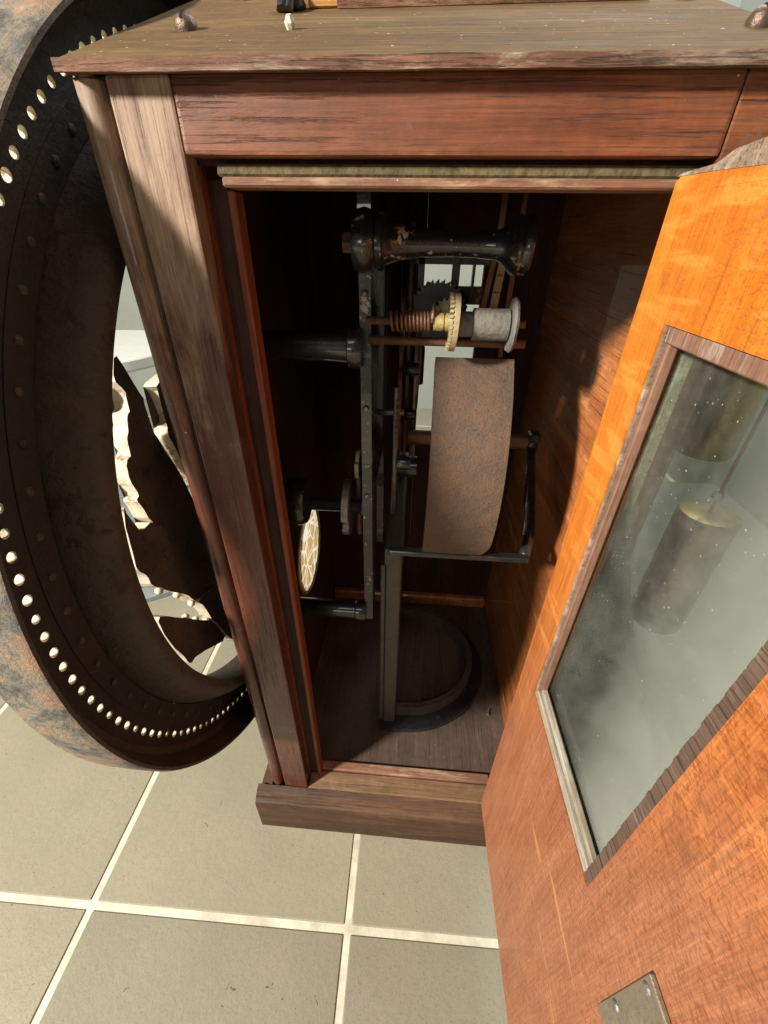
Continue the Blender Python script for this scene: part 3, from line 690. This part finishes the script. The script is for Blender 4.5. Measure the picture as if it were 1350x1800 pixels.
for k in range(NH):
    t0 = k * dth + .004
    outer = [(t0 + a * hw, (RI + RO_) / 2 + b * (RO_ - RI) / 2) for a, b in base]
    hj = HR; HR = HR * random.uniform(.9, 1.1)
    circ = [(t0 + HR * 1.12 * math.cos(2 * math.pi * (i + .5) / n), 1.0 + HR * math.sin(2 * math.pi * (i + .5) / n)) for i in range(n)]
    holed(bm, outer, circ, lambda p, t: RP(t, p[1], p[0]), -.026, .0, outer_walls=False, hm=1); HR = hj
bmesh.ops.remove_doubles(bm, verts=bm.verts[:], dist=1e-4)
obj('perforated_face', bm, ['ring_dark', 'cream_edge'], ring)
obj('bolt_band', rlathe([(0.0034, .972), (0.0034, .925), (-0.0255, .925), (-0.0255, .972)]), 'ring_dark', ring, smooth=True, autosmooth=40)
obj('inner_band', rlathe([(-0.0085, .9245), (0.0255, .918), (0.07225, .902), (0.1003, .884), (0.1062, .868), (0.1037, .850), (0.08925, .846), (0, .85), (-0.0595, .862), (-0.0595, .92)]), 'ring_iron', ring, smooth=True, autosmooth=40)
bmesh_b = None
for k in range(78):
    t = 2 * math.pi * k / 78 + .012
    if bmesh_b is None:
        bm = lathe(bmesh.new(), (0, 0, 0), ax, [(0, .011), (.003, .010), (.005, .006), (.006, 0)], 10)
        b = obj('bolt', bm, 'ring_iron', ring, loc=(0, 0, 0)); bmesh_b = b.data
    else:
        b = bpy.data.objects.new('bolt', bmesh_b); C.objects.link(b); b.parent = ring
    b.location = RP(.004, .950, t) * S - ring.location
LEAF = {
 'a': [(0.079, 2.583), (0.110, 2.536), (0.133, 2.461), (0.150, 2.430), (0.130, 2.358), (0.157, 2.320), (0.173, 2.248), (0.206, 2.167), (0.254, 1.982), (0.314, 1.678), (0.299, 1.591), (0.125, 1.735), (0.005, 1.883), (-0.008, 1.982), (0.028, 2.042), (-0.007, 2.096), (-0.019, 2.151), (-0.034, 2.184), (-0.015, 2.192), (-0.032, 2.248), (-0.018, 2.308), (0.016, 2.313), (0.011, 2.354), (0.035, 2.381), (0.043, 2.421), (0.064, 2.430), (0.076, 2.462), (0.066, 2.495), (0.042, 2.524)],
 'b': [(-0.099, 2.216), (-0.100, 2.161), (-0.073, 2.100), (-0.012, 2.100), (0.045, 2.025), (0.044, 1.954), (0.107, 1.836), (0.302, 1.655), (0.277, 1.544), (0.063, 1.664), (0.016, 1.750), (-0.034, 1.811), (-0.066, 1.857), (-0.115, 1.915), (-0.116, 1.960), (-0.144, 2.008), (-0.135, 2.062), (-0.126, 2.138)],
 'c': [(0.186, 2.462), (0.217, 2.435), (0.232, 2.330), (0.187, 2.328), (0.182, 2.298), (0.200, 2.242), (0.224, 2.155), (0.285, 2.040), (0.385, 2.230), (0.326, 2.476)],
 'd': [(-0.144, 1.801), (-0.075, 1.734), (0.000, 1.637), (0.041, 1.576), (0.133, 1.477), (0.207, 1.277), (-0.024, 1.453), (-0.070, 1.458), (-0.099, 1.551), (-0.119, 1.615), (-0.137, 1.692)],
 'e': [(0.063, 1.664), (0.215, 1.603), (0.274, 1.477), (0.288, 1.146), (0.203, 1.270), (0.130, 1.469), (0.091, 1.604)]}
def smooth_loop(p, rounds=1):
    for _ in range(rounds):
        q = []
        for i in range(len(p)):
            a, b = p[i], p[(i + 1) % len(p)]
            q += [(a[0] * .8 + b[0] * .2, a[1] * .8 + b[1] * .2), (a[0] * .2 + b[0] * .8, a[1] * .2 + b[1] * .8)]
        p = q
    return p
for i, (k, p) in enumerate(LEAF.items()):
    dx = (0, .010, .02, .005, .015)[i]
    bm = prism(bmesh.new(), smooth_loop(p), lambda q, t: (t, q[0], q[1]), -.341 + dx, -.388 + dx, side=1)
    rough_up(bm, .008, i * 5)
    obj('scroll_leaf', bm, ['ring_iron', 'cream_edge'], ring)

for y, z in ((-.074, 1.852), (0.0, 1.76), (.059, 1.656), (.003, 1.641), (.051, 1.575), (.11, 1.503)):
    obj('bead', lathe(bmesh.new(), (-.36, y, z), (1, 0, 0), [(0, .008), (.012, .014), (.022, .010), (.026, 0)], 12), 'cream_edge', ring, smooth=True)
obj('hub', lathe(bmesh.new(), (-.197, RY, RZ), (-1, 0, 0), [(0, 0), (0, .16), (.05, .15), (.06, .09), (.15, .08), (.17, .05), (.17, 0)], 36), 'ring_iron', ring, smooth=True, autosmooth=40)
for a in (0, 75, -75, 180 - 8):
    t = math.radians(a); e = Vector((0, math.cos(t), math.sin(t))); c = Vector((-.31, RY, RZ))
    if a > 90: e = e * .42
    obj('arm', tube(bmesh.new(), [c + e * .07, c + e * .6, c + e * (.87 * RH) if a < 90 else c + e * 1.25], [.05, .035, .045], 10), 'ring_iron', ring, smooth=True)

# ---------------------------------------------------------------- things around the cabinet
tb = thing('round_table', (-2.75, 3.05, 0), 'white round pedestal table with grey ringed foot seen through the iron ring', 'table')
tx, ty = -2.75, 3.05
obj('table_top', lathe(bmesh.new(), (tx, ty, 0), (0, 0, 1), [(1.80, 0), (1.80, .82), (1.82, .84), (1.895, .84), (1.905, .83), (1.905, 0)], 64), 'white_paint', tb, smooth=True, autosmooth=40)
obj('column', lathe(bmesh.new(), (tx, ty, 0), (0, 0, 1), [(.12, .2), (1.8, .2)], 40), 'grey_paint', tb, smooth=True)
obj('column_band', lathe(bmesh.new(), (tx, ty, 0), (0, 0, 1), [(1.0, .201), (1.0, .212), (1.1, .212), (1.1, .201)], 40), 'black_rubber', tb, smooth=True, autosmooth=40)
ft = obj('foot', lathe(bmesh.new(), (tx, ty, 0), (0, 0, 1), [(0, 1.75), (.05, 1.75), (.07, 1.73), (.075, 1.5), (.10, 1.48), (.11, 1.3), (.12, .2)], 72), 'grey_paint', tb, smooth=True, autosmooth=30)
obj('foot_ring', lathe(bmesh.new(), (tx, ty, 0), (0, 0, 1), [(.076, 1.60), (.09, 1.595), (.09, 1.53), (.076, 1.525)], 72), 'black_rubber', ft, smooth=True, autosmooth=40)

bx = thing('wooden_box', (.6, .6, lidz(.6)), 'orange wooden box with dark front edge on the sloping lid', 'box')
def lidframe(bm, x0, x1, y0, y1, h0, h1, yaw=0.07, bev=0.0):
    q = box(bm, x0, x1, y0, y1, h0, h1, bev)
    for vv in bm.verts:
        if vv.co.z > 2: continue
        x, y = vv.co.x - .14, vv.co.y - .45
        vv.co = on_lid(.14 + x * math.cos(yaw) - y * math.sin(yaw), .45 + x * math.sin(yaw) + y * math.cos(yaw), vv.co.z)
    return bm
obj('box_board', lidframe(bmesh.new(), .17, .98, .458, .86, .001, .05, bev=.004), 'orange_box', bx)
obj('front_edge', lidframe(bmesh.new(), .24, .98, .448, .4575, .0015, .022), 'edge_wood', bx)

pn = thing('display_plinth', (2.2, 1.3, 0), 'low dark grey display plinth beside the cabinet behind the door glass', 'plinth')
obj('plinth_body', B(1.33, 4.0, -.9, 3.5, 0, .42, bev=.01), 'plinth_grey', pn)
obj('plinth_top', B(1.30, 4.05, -.93, 3.53, .4205, .46, bev=.008), 'plinth_grey', pn)

bm = tube(bmesh.new(), [(1.045, .52, .313), (1.06, .56, .312)], [.006, .004], 8); tube(bm, [(1.043, .514, .313), (1.045, .52, .313)], .011, 8)
o = obj('loose_screw', bm, 'zinc', smooth=True, autosmooth=40); o['label'] = 'tiny grey loose screw lying on the cabinet bottom board'; o['category'] = 'screw'
p = on_lid(.181, .208, .006); bm = lathe(bmesh.new(), p, (0, -.4, .9), [(-.006, .008), (.004, .011), (.014, .005), (.014, 0)], 7); rough_up(bm, .004, 2)
o = obj('paint_chip', bm, 'cream_edge'); o['label'] = 'small cream paint chip lying on the sloping lid'; o['category'] = 'chip'

def weight(x, y, z0, z1, r, label, top):
    t = thing('clock_weight', (x, y, z0), label, 'clock weight', 'brass clock weights behind the door glass')
    obj('weight_body', lathe(bmesh.new(), (x, y, 0), (0, 0, 1), [(z0, 0), (z0, r * .93), (z0 + .012, r), (z1 - .012, r), (z1 - .003, r * .97), (z1, r * .92), (z1 + .003, r * .3), (z1 + .003, 0)], 48), 'weight_brass', t, smooth=True, autosmooth=40)
    hk = [(x, y, z1 - .01), (x, y, z1 + .05)] + [(x + .022 * math.sin(a) , y, z1 + .082 - .03 * math.cos(a)) for a in [i * .5 for i in range(1, 11)]]
    obj('hook', tube(bmesh.new(), hk, .007, 8), 'steel', t, smooth=True)
    bm = tube(bmesh.new(), [(x, y, z1 + .10), (x, y, z1 + .125), (x, y, top)], [.014, .0075, .0075], 8)
    obj('cord', bm, 'cord', t, smooth=True)
weight(1.79, .6, 1.19, 1.86, .12, 'lower brass cylinder weight hanging from a hook and red cord', 4.6)
weight(1.56, .5, 2.19, 2.62, .10, 'upper brass cylinder weight hanging near the top of the glass', 4.6)
